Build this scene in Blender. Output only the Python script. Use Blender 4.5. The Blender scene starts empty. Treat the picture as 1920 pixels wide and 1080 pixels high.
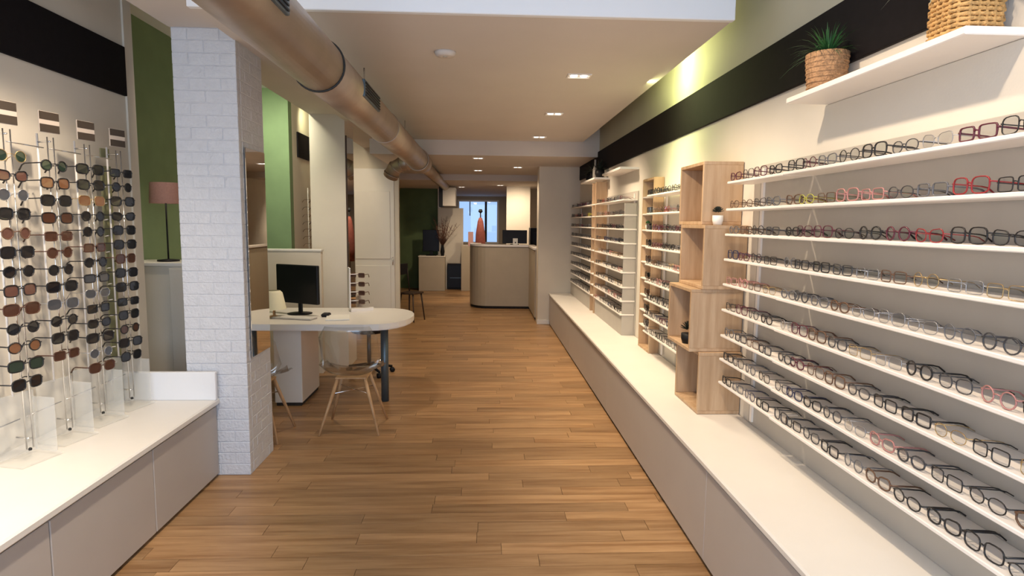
import bpy, math, random
from mathutils import Vector, Matrix

C = bpy.context.scene.collection
sc = bpy.context.scene
PI = math.pi

# ------------------------------------------------------------------ camera
cd = bpy.data.cameras.new('camera')
cam = bpy.data.objects.new('camera', cd)
C.objects.link(cam)
sc.camera = cam
cd.sensor_width = 36.0
cd.lens = 36.0 * 1150 / 1920
cd.clip_start = 0.05
pitch, yaw, roll = 0.10609, 0.046855, 0.010
fwd = Vector((math.sin(yaw) * math.cos(pitch), math.cos(yaw) * math.cos(pitch), -math.sin(pitch)))
rt = Vector((math.cos(yaw), -math.sin(yaw), 0))
up = rt.cross(fwd)
R_ = math.cos(roll) * rt + math.sin(roll) * up
U_ = -math.sin(roll) * rt + math.cos(roll) * up
m = Matrix((R_, U_, -fwd)).transposed().to_4x4()
m.translation = (0, 0, 1.6)
cam.matrix_world = m

# ------------------------------------------------------------------ world, exposure
w = bpy.data.worlds.new('world')
sc.world = w
w.use_nodes = True
bg = w.node_tree.nodes['Background']
bg.inputs[0].default_value = (0.42, 0.62, 1.0, 1)
bg.inputs[1].default_value = 0.9
sc.view_settings.view_transform = 'Standard'
sc.view_settings.look = 'None'
sc.view_settings.gamma = 1
sc.view_settings.use_curve_mapping = False
sc.view_settings.exposure = 0.35
sc.cycles.use_denoising = True
sc.cycles.max_bounces = 8
sc.cycles.diffuse_bounces = 4
sc.cycles.glossy_bounces = 4
sc.cycles.transmission_bounces = 6
sc.cycles.transparent_max_bounces = 24
sc.cycles.caustics_reflective = False
sc.cycles.caustics_refractive = False
sc.cycles.sample_clamp_indirect = 4.0


def light(kind, loc, energy, col, aim=None, size=0.1, size_y=None, spot=None, blend=0.6):
    l = bpy.data.lights.new('light', kind)
    o = bpy.data.objects.new({'AREA': 'area_light', 'SPOT': 'spot_light', 'POINT': 'point_light'}[kind], l)
    l.energy = energy
    l.color = col
    if kind == 'AREA':
        l.shape = 'RECTANGLE'
        l.size = size
        l.size_y = size_y or size
    else:
        l.shadow_soft_size = size
    if spot:
        l.spot_size = math.radians(spot)
        l.spot_blend = blend
    o.location = loc
    if aim is not None:
        o.rotation_euler = (Vector(aim) - Vector(loc)).to_track_quat('-Z', 'Y').to_euler()
    C.objects.link(o)
    return o


WARM = (1.0, 0.79, 0.56)
NEUT = (1.0, 0.83, 0.64)
# daylight through the storefront behind the camera
light('AREA', (-0.3, -1.35, 1.55), 85, (0.70, 0.83, 1.0), aim=(-0.3, 3, 1.5), size=3.6, size_y=2.6)
# ceiling spots over the right-hand racks
for y in (1.2, 2.3, 3.4, 4.6, 6.0, 7.4, 8.7):
    light('SPOT', (0.55 if y > 3.5 else 0.35, y, 2.60 if y > 3.3 else 2.95), 72, WARM, aim=(1.40, y + 0.15, 0.9), size=0.04, spot=95, blend=0.9)
# ceiling spots over the left-hand bay
for y in (1.3, 2.05, 2.8):
    light('SPOT', (-1.1, y - 0.1, 2.98), 108, NEUT, aim=(-2.2, y - 0.05, 1.1), size=0.05, spot=86, blend=0.9)
# recessed downlights of the lowered ceiling
for y in (4.61, 6.15, 7.77):
    light('SPOT', (0.675, y, 2.635), 60, WARM, aim=(0.675, y, 0), size=0.05, spot=120, blend=1.0)
# desk bay and back rooms
light('SPOT', (-1.25, 5.6, 2.63), 60, NEUT, aim=(-1.7, 6.0, 0.7), size=0.06, spot=120, blend=1.0)
light('SPOT', (-1.95, 8.5, 2.95), 26, WARM, aim=(-1.75, 9.6, 1.2), size=0.06, spot=100, blend=1.0)  # unseen spot added to light the closet wall
light('SPOT', (-2.15, 6.3, 3.0), 75, (1.0, 0.95, 0.72), aim=(-2.5, 7.3, 1.9), size=0.06, spot=120, blend=1.0)
light('SPOT', (-2.0, 7.7, 2.95), 9, (1.0, 0.95, 0.55), aim=(-2.25, 8.1, 2.7), size=0.05, spot=120, blend=1.0)
light('SPOT', (-2.12, 4.22, 3.0), 45, NEUT, aim=(-2.40, 4.66, 1.0), size=0.04, spot=44, blend=1.0)  # unseen spot added to brighten the lamp cabinet and green wall
for x, y in ((-0.08, 8.62), (0.53, 9.94), (-0.1, 10.6)):
    light('SPOT', (x, y, 2.455), 44, WARM, aim=(x, y, 0), size=0.05, spot=130, blend=1.0)
for x, y, e in ((0.72, 12.9, 90), (-0.35, 12.7, 95), (0.2, 15.0, 36), (-0.3, 17.2, 30)):  # unseen spots, added mainly to brighten the reception wall and cream block
    light('SPOT', (x, y, 2.38), e, WARM, aim=(x, y + 1.0, 0), size=0.05, spot=150, blend=1.0)

# ------------------------------------------------------------------ materials
MATS = {}


def mat(name, col, rough=0.6, metal=0.0, noise=0.0, nscale=8.0, bump=0.0, bscale=40.0, spec=0.5, emit=None, estr=0.0,
        alpha=None, stretch=None, col2=None, coat=0.0):
    if name in MATS:
        return MATS[name]
    mt = bpy.data.materials.new(name)
    mt.use_nodes = True
    nt = mt.node_tree
    b = nt.nodes['Principled BSDF']
    b.inputs['Base Color'].default_value = (*col, 1)
    b.inputs['Roughness'].default_value = rough
    b.inputs['Metallic'].default_value = metal
    b.inputs['Specular IOR Level'].default_value = spec
    b.inputs['Coat Weight'].default_value = coat
    if emit:
        b.inputs['Emission Color'].default_value = (*emit, 1)
        b.inputs['Emission Strength'].default_value = estr
    tc = nt.nodes.new('ShaderNodeNewGeometry')
    mp = nt.nodes.new('ShaderNodeMapping')
    nt.links.new(tc.outputs['Position'], mp.inputs[0])
    if stretch:
        mp.inputs['Scale'].default_value = stretch
    if noise > 0 or col2:
        n = nt.nodes.new('ShaderNodeTexNoise')
        n.inputs['Scale'].default_value = nscale
        n.inputs['Detail'].default_value = 4
        nt.links.new(mp.outputs[0], n.inputs[0])
        r = nt.nodes.new('ShaderNodeValToRGB')
        r.color_ramp.elements[0].position = 0.3
        r.color_ramp.elements[1].position = 0.7
        a = col2 or tuple(c * (1 - noise) for c in col)
        r.color_ramp.elements[0].color = (*a, 1)
        r.color_ramp.elements[1].color = (*(min(1, c * (1 + noise * 0.5)) for c in col), 1)
        nt.links.new(n.outputs[0], r.inputs[0])
        nt.links.new(r.outputs[0], b.inputs['Base Color'])
    if bump > 0:
        n2 = nt.nodes.new('ShaderNodeTexNoise')
        n2.inputs['Scale'].default_value = bscale
        n2.inputs['Detail'].default_value = 3
        nt.links.new(mp.outputs[0], n2.inputs[0])
        bp = nt.nodes.new('ShaderNodeBump')
        bp.inputs['Strength'].default_value = bump
        bp.inputs['Distance'].default_value = 0.01
        nt.links.new(n2.outputs[0], bp.inputs['Height'])
        nt.links.new(bp.outputs[0], b.inputs['Normal'])
    if alpha is not None:
        b.inputs['Alpha'].default_value = alpha
    MATS[name] = mt
    return mt


def clear_mat(name, tint, mixf, rough=0.05):
    """thin clear plastic: mostly see-through with a glossy film"""
    mt = bpy.data.materials.new(name)
    mt.use_nodes = True
    nt = mt.node_tree
    nt.nodes.remove(nt.nodes['Principled BSDF'])
    out = nt.nodes['Material Output']
    t = nt.nodes.new('ShaderNodeBsdfTransparent')
    t.inputs[0].default_value = (*tint, 1)
    g = nt.nodes.new('ShaderNodeBsdfGlossy')
    g.inputs['Roughness'].default_value = rough
    g.inputs[0].default_value = (0.9, 0.9, 0.9, 1)
    mx = nt.nodes.new('ShaderNodeMixShader')
    fr = nt.nodes.new('ShaderNodeLayerWeight')
    fr.inputs[0].default_value = 0.5
    pw = nt.nodes.new('ShaderNodeMath')
    pw.operation = 'POWER'
    pw.inputs[1].default_value = 4.0
    nt.links.new(fr.outputs[1], pw.inputs[0])
    ad = nt.nodes.new('ShaderNodeMath')
    ad.operation = 'MULTIPLY_ADD'
    ad.use_clamp = True
    ad.inputs[1].default_value = 0.5
    ad.inputs[2].default_value = mixf
    nt.links.new(pw.outputs[0], ad.inputs[0])
    nt.links.new(ad.outputs[0], mx.inputs[0])
    nt.links.new(t.outputs[0], mx.inputs[1])
    nt.links.new(g.outputs[0], mx.inputs[2])
    nt.links.new(mx.outputs[0], out.inputs[0])
    MATS[name] = mt
    return mt


def frost_mat(name, col, f):
    """frosted acrylic: part transparent, part diffuse"""
    mt = bpy.data.materials.new(name)
    mt.use_nodes = True
    nt = mt.node_tree
    nt.nodes.remove(nt.nodes['Principled BSDF'])
    out = nt.nodes['Material Output']
    t = nt.nodes.new('ShaderNodeBsdfTransparent')
    d = nt.nodes.new('ShaderNodeBsdfDiffuse')
    d.inputs[0].default_value = (*col, 1)
    mx = nt.nodes.new('ShaderNodeMixShader')
    mx.inputs[0].default_value = f
    nt.links.new(t.outputs[0], mx.inputs[1])
    nt.links.new(d.outputs[0], mx.inputs[2])
    nt.links.new(mx.outputs[0], out.inputs[0])
    MATS[name] = mt
    return mt


def wood_mat(name, c1, c2, axis=2, rough=0.5, var=0.25, gs=1.0, island=True, spec=0.4):
    mt = bpy.data.materials.new(name)
    mt.use_nodes = True
    nt = mt.node_tree
    b = nt.nodes['Principled BSDF']
    geo = nt.nodes.new('ShaderNodeNewGeometry')
    oi = nt.nodes.new('ShaderNodeObjectInfo')
    add = nt.nodes.new('ShaderNodeMath')
    add.operation = 'ADD'
    nt.links.new(geo.outputs['Random Per Island'], add.inputs[0])
    nt.links.new(oi.outputs['Random'], add.inputs[1])
    fr = nt.nodes.new('ShaderNodeMath')
    fr.operation = 'FRACT'
    nt.links.new(add.outputs[0], fr.inputs[0])
    mp = nt.nodes.new('ShaderNodeMapping')
    s = [22 * gs] * 3
    s[axis] = 1.6 * gs
    mp.inputs['Scale'].default_value = s
    off = nt.nodes.new('ShaderNodeVectorMath')
    off.operation = 'ADD'
    cmb = nt.nodes.new('ShaderNodeCombineXYZ')
    mul = nt.nodes.new('ShaderNodeMath')
    mul.operation = 'MULTIPLY'
    mul.inputs[1].default_value = 37.0
    nt.links.new(fr.outputs[0], mul.inputs[0])
    for k in range(3):
        nt.links.new(mul.outputs[0], cmb.inputs[k])
    nt.links.new(geo.outputs['Position'], off.inputs[0])
    nt.links.new(cmb.outputs[0], off.inputs[1])
    nt.links.new(off.outputs[0], mp.inputs[0])
    n = nt.nodes.new('ShaderNodeTexNoise')
    n.inputs['Scale'].default_value = 1.0
    n.inputs['Detail'].default_value = 6
    n.inputs['Roughness'].default_value = 0.65
    nt.links.new(mp.outputs[0], n.inputs[0])
    r = nt.nodes.new('ShaderNodeValToRGB')
    r.color_ramp.elements[0].position = 0.33
    r.color_ramp.elements[1].position = 0.68
    r.color_ramp.elements[0].color = (*c1, 1)
    r.color_ramp.elements[1].color = (*c2, 1)
    nt.links.new(n.outputs[0], r.inputs[0])
    hs = nt.nodes.new('ShaderNodeHueSaturation')
    mr = nt.nodes.new('ShaderNodeMapRange')
    mr.inputs['To Min'].default_value = 1 - var
    mr.inputs['To Max'].default_value = 1 + var
    nt.links.new(fr.outputs[0], mr.inputs[0])
    nt.links.new(mr.outputs[0], hs.inputs['Value'])
    nt.links.new(r.outputs[0], hs.inputs['Color'])
    nt.links.new(hs.outputs[0], b.inputs['Base Color'])
    b.inputs['Roughness'].default_value = rough
    b.inputs['Specular IOR Level'].default_value = spec
    bp = nt.nodes.new('ShaderNodeBump')
    bp.inputs['Strength'].default_value = 0.15
    bp.inputs['Distance'].default_value = 0.004
    nt.links.new(n.outputs[0], bp.inputs['Height'])
    nt.links.new(bp.outputs[0], b.inputs['Normal'])
    MATS[name] = mt
    return mt


M_wall = mat('cream_wall', (0.72, 0.66, 0.56), 0.8, noise=0.04, nscale=3, bump=0.05, bscale=120)
M_wallr = mat('white_wall', (0.74, 0.69, 0.61), 0.75, noise=0.03, nscale=3, bump=0.04, bscale=120)
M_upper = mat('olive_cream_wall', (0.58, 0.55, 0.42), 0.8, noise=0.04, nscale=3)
M_green = mat('green_wall', (0.20, 0.29, 0.15), 0.75, noise=0.10, nscale=4)
M_dgreen = mat('dark_green_wall', (0.13, 0.19, 0.08), 0.8, noise=0.12, nscale=4)
M_ceil = mat('ceiling_plaster', (0.64, 0.585, 0.54), 0.85, noise=0.03, nscale=2)
M_fascia = mat('white_plaster', (0.82, 0.83, 0.85), 0.8, bump=0.05)
M_band = mat('black_board', (0.008, 0.006, 0.007), 0.75, noise=0.2, nscale=30, spec=0.15)
M_white = mat('white_laminate', (0.80, 0.77, 0.72), 0.35, noise=0.02, nscale=5)
M_shelf = mat('white_shelf_laminate', (0.90, 0.85, 0.80), 0.4)
M_panel = mat('grey_panel', (0.47, 0.435, 0.39), 0.6, noise=0.04, nscale=6)
M_front = mat('greige_door', (0.47, 0.43, 0.40), 0.5, noise=0.02, nscale=5)
M_gap = mat('dark_gap', (0.03, 0.025, 0.02), 0.8, noise=0.2)
M_brick = mat('painted_brick', (0.66, 0.67, 0.70), 0.65, noise=0.05, nscale=20, bump=0.6, bscale=60)
M_mortar = mat('painted_mortar', (0.645, 0.655, 0.685), 0.75, bump=0.5, bscale=90)
M_duct = mat('duct_metal', (0.44, 0.37, 0.31), 0.45, metal=0.85, noise=0.12, nscale=6, bump=0.12, bscale=14)
M_rubber = mat('black_rubber', (0.012, 0.012, 0.012), 0.6, noise=0.1)
M_chrome = mat('chrome', (0.75, 0.75, 0.76), 0.15, metal=1.0, noise=0.05)
M_steel = mat('blue_grey_steel', (0.10, 0.14, 0.17), 0.35, metal=0.5, noise=0.08)
M_black = mat('black_plastic', (0.010, 0.010, 0.012), 0.5, noise=0.1, spec=0.25)
M_screen = mat('dark_screen', (0.008, 0.008, 0.011), 0.35, noise=0.1, spec=0.25)
M_mirror = mat('mirror_glass', (0.86, 0.87, 0.85), 0.02, metal=1.0)
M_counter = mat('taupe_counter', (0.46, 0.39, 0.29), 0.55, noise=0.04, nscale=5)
M_floorbase = mat('floor_base', (0.05, 0.025, 0.012), 0.9, noise=0.2)
M_lamp = mat('lamp_glow', (1, 1, 1), 0.5, emit=(1.0, 0.93, 0.82), estr=9.0)
M_cove = mat('cove_tube_glow', (1, 1, 1), 0.5, emit=(0.95, 1.0, 0.45), estr=8.0)
M_lshade = mat('dusty_rose_fabric', (0.36, 0.20, 0.17), 0.85, noise=0.1, nscale=90, bump=0.2, bscale=300)
M_pot = mat('woven_tan_pot', (0.46, 0.26, 0.13), 0.8, noise=0.35, nscale=70, bump=0.8, bscale=120)
M_wick = mat('golden_wicker', (0.62, 0.36, 0.13), 0.7, noise=0.4, nscale=60, bump=0.5, bscale=150)
M_soil = mat('soil', (0.03, 0.02, 0.012), 0.95, bump=0.5)
M_leaf = mat('leaf_green', (0.045, 0.16, 0.045), 0.5, noise=0.4, nscale=25)
M_leafd = mat('dark_leaf', (0.012, 0.02, 0.012), 0.6, noise=0.4, nscale=25)
M_leafp = mat('pale_leaf', (0.33, 0.38, 0.30), 0.6, noise=0.3, nscale=25)
M_dry = mat('dried_stems', (0.16, 0.075, 0.05), 0.8, noise=0.4, nscale=25)
M_paper = mat('paper', (0.82, 0.80, 0.74), 0.8, noise=0.04)
M_cream = mat('cream_shade', (0.85, 0.80, 0.58), 0.7, noise=0.04)
M_rust = mat('rust_fabric', (0.20, 0.05, 0.035), 0.8, noise=0.2, nscale=20)
M_pink = mat('pink_card', (0.62, 0.36, 0.34), 0.7, noise=0.05)
M_sign = mat('sign_white', (0.55, 0.47, 0.40), 0.5, noise=0.03)
M_bar = mat('sign_bar', (0.05, 0.035, 0.025), 0.5, noise=0.1)
M_olive = mat('olive_acrylic', (0.25, 0.24, 0.12), 0.3, noise=0.05)
M_oak = wood_mat('oak_box', (0.42, 0.27, 0.15), (0.58, 0.41, 0.26), axis=2, rough=0.55, var=0.06)
M_oak_shaded = wood_mat('oak_inside_shaded', (0.34, 0.19, 0.10), (0.46, 0.28, 0.16), axis=2, rough=0.6, var=0.06)  # darker oak; shade inside the boxes is put into this colour
M_beech = wood_mat('beech_leg', (0.42, 0.24, 0.11), (0.60, 0.38, 0.20), axis=2, rough=0.45, var=0.05)
M_dwood = wood_mat('dark_wood', (0.03, 0.018, 0.012), (0.07, 0.04, 0.025), axis=2, rough=0.5, var=0.05)
M_floor = wood_mat('floor_oak', (0.235, 0.12, 0.048), (0.43, 0.262, 0.13), axis=0, rough=0.38, var=0.20, spec=0.42)
M_clear = clear_mat('clear_polycarbonate', (0.93, 0.93, 0.92), 0.10, 0.12)
M_lens = clear_mat('demo_lens', (0.93, 0.94, 0.95), 0.04, 0.02)
M_glass = clear_mat('window_glass', (0.95, 0.97, 0.98), 0.02, 0.01)
M_frost = frost_mat('frosted_acrylic', (0.78, 0.78, 0.74), 0.28)
M_shade = frost_mat('clear_acrylic', (0.8, 0.8, 0.78), 0.14)


# ------------------------------------------------------------------ mesh builder
class MB:
    def __init__(self):
        self.v, self.f, self.mi, self.sm = [], [], [], []

    def _add(self, vs, fs, mi=0, smooth=False):
        n = len(self.v)
        self.v += [tuple(p) for p in vs]
        self.f += [tuple(i + n for i in f) for f in fs]
        self.mi += [mi] * len(fs)
        self.sm += [smooth] * len(fs)
        return self

    def box(self, x0, x1, y0, y1, z0, z1, mi=0, rot=None, piv=(0, 0, 0)):
        vs = [(x, y, z) for x in (x0, x1) for y in (y0, y1) for z in (z0, z1)]
        if rot:
            c, s = math.cos(rot), math.sin(rot)
            vs = [((x - piv[0]) * c - (y - piv[1]) * s + piv[0], (x - piv[0]) * s + (y - piv[1]) * c + piv[1], z) for x, y, z in vs]
        return self._add(vs, [(0, 1, 3, 2), (4, 6, 7, 5), (0, 4, 5, 1), (2, 3, 7, 6), (0, 2, 6, 4), (1, 5, 7, 3)], mi)

    def bbox(self, x0, x1, y0, y1, z0, z1, b=0.004, mi=0):
        """box with chamfered edges"""
        X, Y, Z = (x0, x1), (y0, y1), (z0, z1)
        vs, idx = [], {}
        for i in (0, 1):
            for j in (0, 1):
                for k in (0, 1):
                    sx, sy, sz = (1 - 2 * i) * b, (1 - 2 * j) * b, (1 - 2 * k) * b
                    idx[i, j, k, 0] = len(vs); vs.append((X[i], Y[j] + sy, Z[k] + sz))
                    idx[i, j, k, 1] = len(vs); vs.append((X[i] + sx, Y[j], Z[k] + sz))
                    idx[i, j, k, 2] = len(vs); vs.append((X[i] + sx, Y[j] + sy, Z[k]))
        fs = []
        for i in (0, 1):
            q = [idx[i, 0, 0, 0], idx[i, 1, 0, 0], idx[i, 1, 1, 0], idx[i, 0, 1, 0]]
            fs.append(q if i else q[::-1])
            q = [idx[0, i, 0, 1], idx[1, i, 0, 1], idx[1, i, 1, 1], idx[0, i, 1, 1]]
            fs.append(q[::-1] if i else q)
            q = [idx[0, 0, i, 2], idx[1, 0, i, 2], idx[1, 1, i, 2], idx[0, 1, i, 2]]
            fs.append(q if i else q[::-1])
        for a in (0, 1):
            for c in (0, 1):
                fs.append([idx[a, c, 0, 0], idx[a, c, 1, 0], idx[a, c, 1, 1], idx[a, c, 0, 1]])
                fs.append([idx[a, 0, c, 0], idx[a, 1, c, 0], idx[a, 1, c, 2], idx[a, 0, c, 2]])
                fs.append([idx[0, a, c, 1], idx[1, a, c, 1], idx[1, a, c, 2], idx[0, a, c, 2]])
                for k in (0, 1):
                    fs.append([idx[a, c, k, 0], idx[a, c, k, 1], idx[a, c, k, 2]])
        return self._add(vs, fs, mi)

    def tube(self, pts, r, n=8, closed=False, mi=0, cap=True, smooth=True):
        P = [Vector(p) for p in pts]
        rs = r if isinstance(r, (list, tuple)) else [r] * len(P)
        L = len(P)
        vs, fs = [], []
        prev = None
        for i, p in enumerate(P):
            if closed:
                d = P[(i + 1) % L] - P[i - 1]
            else:
                d = P[min(i + 1, L - 1)] - P[max(i - 1, 0)]
            d.normalize()
            if prev is None:
                a = Vector((0, 0, 1)) if abs(d.z) < 0.9 else Vector((1, 0, 0))
                u = d.cross(a).normalized()
            else:
                u = (prev - d * prev.dot(d)).normalized()
            prev = u
            v = d.cross(u)
            for k in range(n):
                t = 2 * PI * (k + 0.5) / n
                vs.append(p + (u * math.cos(t) + v * math.sin(t)) * rs[i])
        m_ = L if closed else L - 1
        for i in range(m_):
            j = (i + 1) % L
            for k in range(n):
                k2 = (k + 1) % n
                fs.append((i * n + k, i * n + k2, j * n + k2, j * n + k))
        if not closed and cap:
            fs.append(tuple(range(n))[::-1])
            fs.append(tuple((L - 1) * n + k for k in range(n)))
        return self._add(vs, fs, mi, smooth)

    def lathe(self, prof, c=(0, 0, 0), n=24, mi=0, smooth=True, cap=True):
        vs, fs = [], []
        for r, z in prof:
            for k in range(n):
                t = 2 * PI * k / n
                vs.append((c[0] + r * math.cos(t), c[1] + r * math.sin(t), c[2] + z))
        for i in range(len(prof) - 1):
            for k in range(n):
                k2 = (k + 1) % n
                fs.append((i * n + k, i * n + k2, (i + 1) * n + k2, (i + 1) * n + k))
        if cap:
            fs.append(tuple(range(n))[::-1])
            fs.append(tuple((len(prof) - 1) * n + k for k in range(n)))
        return self._add(vs, fs, mi, smooth)

    def prism(self, poly, z0, z1, mi=0):
        n = len(poly)
        vs = [(x, y, z0) for x, y in poly] + [(x, y, z1) for x, y in poly]
        fs = [tuple(range(n))[::-1], tuple(range(n, 2 * n))]
        fs += [(i, (i + 1) % n, n + (i + 1) % n, n + i) for i in range(n)]
        return self._add(vs, fs, mi)

    def grid(self, fn, nu, nv, mi=0, smooth=True):
        vs = [fn(i / nu, j / nv) for i in range(nu + 1) for j in range(nv + 1)]
        fs = [(i * (nv + 1) + j, (i + 1) * (nv + 1) + j, (i + 1) * (nv + 1) + j + 1, i * (nv + 1) + j + 1) for i in range(nu) for j in range(nv)]
        return self._add(vs, fs, mi, smooth)

    def mesh(self, name, mats):
        me = bpy.data.meshes.new(name)
        me.from_pydata(self.v, [], self.f)
        for mt in (mats if isinstance(mats, (list, tuple)) else [mats]):
            me.materials.append(mt)
        me.polygons.foreach_set('material_index', self.mi)
        me.polygons.foreach_set('use_smooth', self.sm)
        me.update()
        return me

    def build(self, name, mats, parent=None, loc=None, **kw):
        o = bpy.data.objects.new(name, self.mesh(name, mats))
        C.objects.link(o)
        if parent:
            o.parent = parent
        if loc:
            o.location = loc
        for k, v in kw.items():
            o[k] = v
        return o


def tag(o, label=None, cat=None, group=None, kind=None):
    if label: o['label'] = label
    if cat: o['category'] = cat
    if group: o['group'] = group
    if kind: o['kind'] = kind
    return o


def thing(name, label, cat, loc=(0, 0, 0), rz=0, group=None, kind=None):
    o = bpy.data.objects.new(name, None)
    o.empty_display_size = 0.05
    C.objects.link(o)
    o.location = loc
    o.rotation_euler = (0, 0, rz)
    return tag(o, label, cat, group, kind)


def struct(name, mb, mt, label, cat):
    return tag(mb.build(name, mt), label, cat, None, 'structure')


def copy_tree(o, parent=None, loc=None, rz=None, label=None, group=None):
    c = o.copy()
    C.objects.link(c)
    if parent: c.parent = parent
    if loc is not None: c.location = loc
    if rz is not None: c.rotation_euler = (0, 0, rz)
    if label: c['label'] = label
    if group: c['group'] = group
    for ch in list(o.children):
        copy_tree(ch, c)
    return c


ORD = ['zeroth', 'first', 'second', 'third', 'fourth', 'fifth', 'sixth', 'seventh', 'eighth', 'ninth', 'tenth', 'eleventh',
       'twelfth', 'thirteenth', 'fourteenth', 'fifteenth', 'sixteenth', 'seventeenth', 'eighteenth']

# ================================================================== SETTING
XR, XL = 1.50, -2.25            # display walls
YF = 3.24                       # front of lowered ceiling
ZC, ZH, ZT = 2.65, 2.47, 3.10   # lowered ceiling, back ceiling, shell
YB, YE = 8.12, 19.0             # header, far wall

# ---- floor: slab + planks running across
fl = MB().box(-3.4, 1.8, -1.5, YE + 0.2, -0.12, -0.012).build('floor', M_floorbase)
tag(fl, 'honey oak floorboards running across the shop aisle', 'floor', None, 'structure')
rnd = random.Random(7)
PW = 0.108
unit = MB().box(0, 1, 0, 1, -0.012, 0.0).mesh('plank', M_floor)
count = 0
rest = MB()
row = 0
y = -1.5
while y < YE:
    inner = (2.1 < y < 13.0)
    x = -3.4 + rnd.uniform(-0.8, 0)
    while x < 1.8:
        L = rnd.choice((0.6, 0.75, 0.9, 1.1, 1.3))
        a, b = max(x, -3.4), min(x + L, 1.8)
        x += L
        if b - a < 0.02:
            continue
        dz = rnd.uniform(-0.0008, 0.0004)
        vis = inner and b > -1.62 and a < 1.04
        if vis and count < 300:
            o = bpy.data.objects.new('plank', unit)
            C.objects.link(o)
            o.parent = fl
            o.location = (a + 0.0011, y + 0.0011, dz)
            o.scale = (b - a - 0.0022, PW - 0.0022, 1)
            count += 1
        else:
            rest.box(a + 0.0011, b - 0.0011, y + 0.0011, y + PW - 0.0011, -0.012, dz)
    y += PW
rest.build('far_planks', M_floor, fl, kind='stuff')

# ---- shell
struct('wall_right', MB().box(XR, XR + 0.12, -1.5, 9.62, 0, ZC - 0.12).box(XR, XR + 0.12, 9.62, YE, 0, ZT), M_wallr,
       'cream display wall behind the eyeglass racks on the right', 'wall')
struct('trim_1', MB().box(XR, XR + 0.12, -1.5, 9.62, ZC - 0.12, ZT), M_upper,
       'olive cream upper wall above the black board, right side', 'wall')
struct('trim_2', MB().bbox(XR - 0.02, XR, -0.5, 9.58, 2.262, 2.528, 0.003), M_band,
       'long black fascia board running high along the right wall', 'fascia board')
struct('wall_left', MB().box(XL - 0.12, XL, -1.5, 4.15, 0, ZT).box(-2.72, XL - 0.12, 4.05, 4.15, 0, ZT), M_wall,
       'cream display wall behind the sunglasses stands, left side', 'wall')
struct('wall_left_green', MB().box(-2.72, -2.60, 4.15, 7.32, 0, ZT).box(-2.60, XL, 7.32, 7.44, 0, ZT), M_green,
       'green painted alcove wall beyond the near left display wall', 'wall')
struct('wall_left_rear', MB().box(XL - 0.12, XL, 7.44, 9.70, 0, ZT).box(-3.4, XL - 0.12, 9.6, 9.7, 0, ZT), M_wall,
       'cream display wall with black board beside the closet, further back', 'wall')
struct('trim_3', MB().bbox(XL, XL + 0.02, -0.5, 4.05, 2.362, 2.66, 0.003), M_band,
       'black fascia board above the sunglasses stands, near left', 'fascia board')
struct('trim_4', MB().bbox(XL, XL + 0.02, 7.62, 9.4, 2.362, 2.66, 0.003), M_band,
       'small black fascia board on the wall behind the desk bay', 'fascia board')
struct('trim_5', MB().box(XL, XL + 0.012, 4.06, 4.15, 0.5, ZT), M_wall, 'narrow cream edge strip ending the near left display wall', 'trim')
# near window-side wall around the storefront (behind the camera)
struct('wall_front', MB().box(-2.4, XR + 0.12, -1.62, -1.5, 2.95, ZT).box(-2.4, -2.15, -1.62, -1.5, 0, 2.95).box(1.4, XR + 0.12, -1.62, -1.5, 0, 2.95)
       .box(-2.15, 1.4, -1.62, -1.5, 0, 0.2), M_wall, 'storefront wall around the shop window behind the viewer', 'wall')
# shell ceiling and lowered ceilings
struct('ceiling', MB().box(-3.4, XR + 0.12, -1.62, YE + 0.2, ZT, ZT + 0.1), M_fascia, 'high white ceiling at the front of the shop', 'ceiling')
struct('ceiling_lowered', MB().box(-1.47, 1.28, YF + 0.02, YB - 0.05, ZC, ZC + 0.06), M_ceil,
       'beige lowered ceiling over the aisle with recessed lights', 'ceiling')
struct('trim_6', MB().bbox(-1.47, 1.285, YF - 0.02, YF + 0.02, ZC - 0.006, ZT, 0.004), M_fascia,
       'white daylit front face of the lowered ceiling', 'fascia')
struct('trim_7', MB().box(-1.465, XR, YB - 0.05, YB + 0.05, ZH - 0.01, ZT), M_ceil,
       'beige header face where the ceiling steps down before the counter', 'header')
struct('ceiling_back', MB().box(-1.47, XR, YB + 0.05, 9.62, ZH, ZH + 0.06).box(-3.4, XR, 9.64, 11.4, ZH, ZH + 0.06).box(-3.4, -1.31, 9.70, 9.78, ZH, ZT), M_ceil, 'lower beige ceiling over the reception counter', 'ceiling')
struct('ceiling_far', MB().box(-3.4, XR, 11.5, YE, 2.39, 2.45), M_ceil, 'beige ceiling of the far back room', 'ceiling')
struct('trim_8', MB().box(-3.4, XR, 11.4, 11.5, 2.36, ZH + 0.1), M_ceil, 'narrow ceiling step above the reception counter', 'header')
struct('trim_9', MB().box(-1.84, -1.47, -1.5, 9.62, 2.715, ZT), M_ceil, 'beige beam running lengthwise over the white columns', 'beam')
# right pier closing the bench
struct('wall_pier', MB().box(0.86, XR, 9.62, 9.95, 0, ZH), M_wall, 'cream wall pier at the far end of the white bench', 'wall')
struct('baseboard_pier', MB().bbox(0.85, 1.06, 9.605, 9.62, 0, 0.07, 0.003), M_white, 'white baseboard at the foot of the cream pier', 'baseboard')


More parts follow.
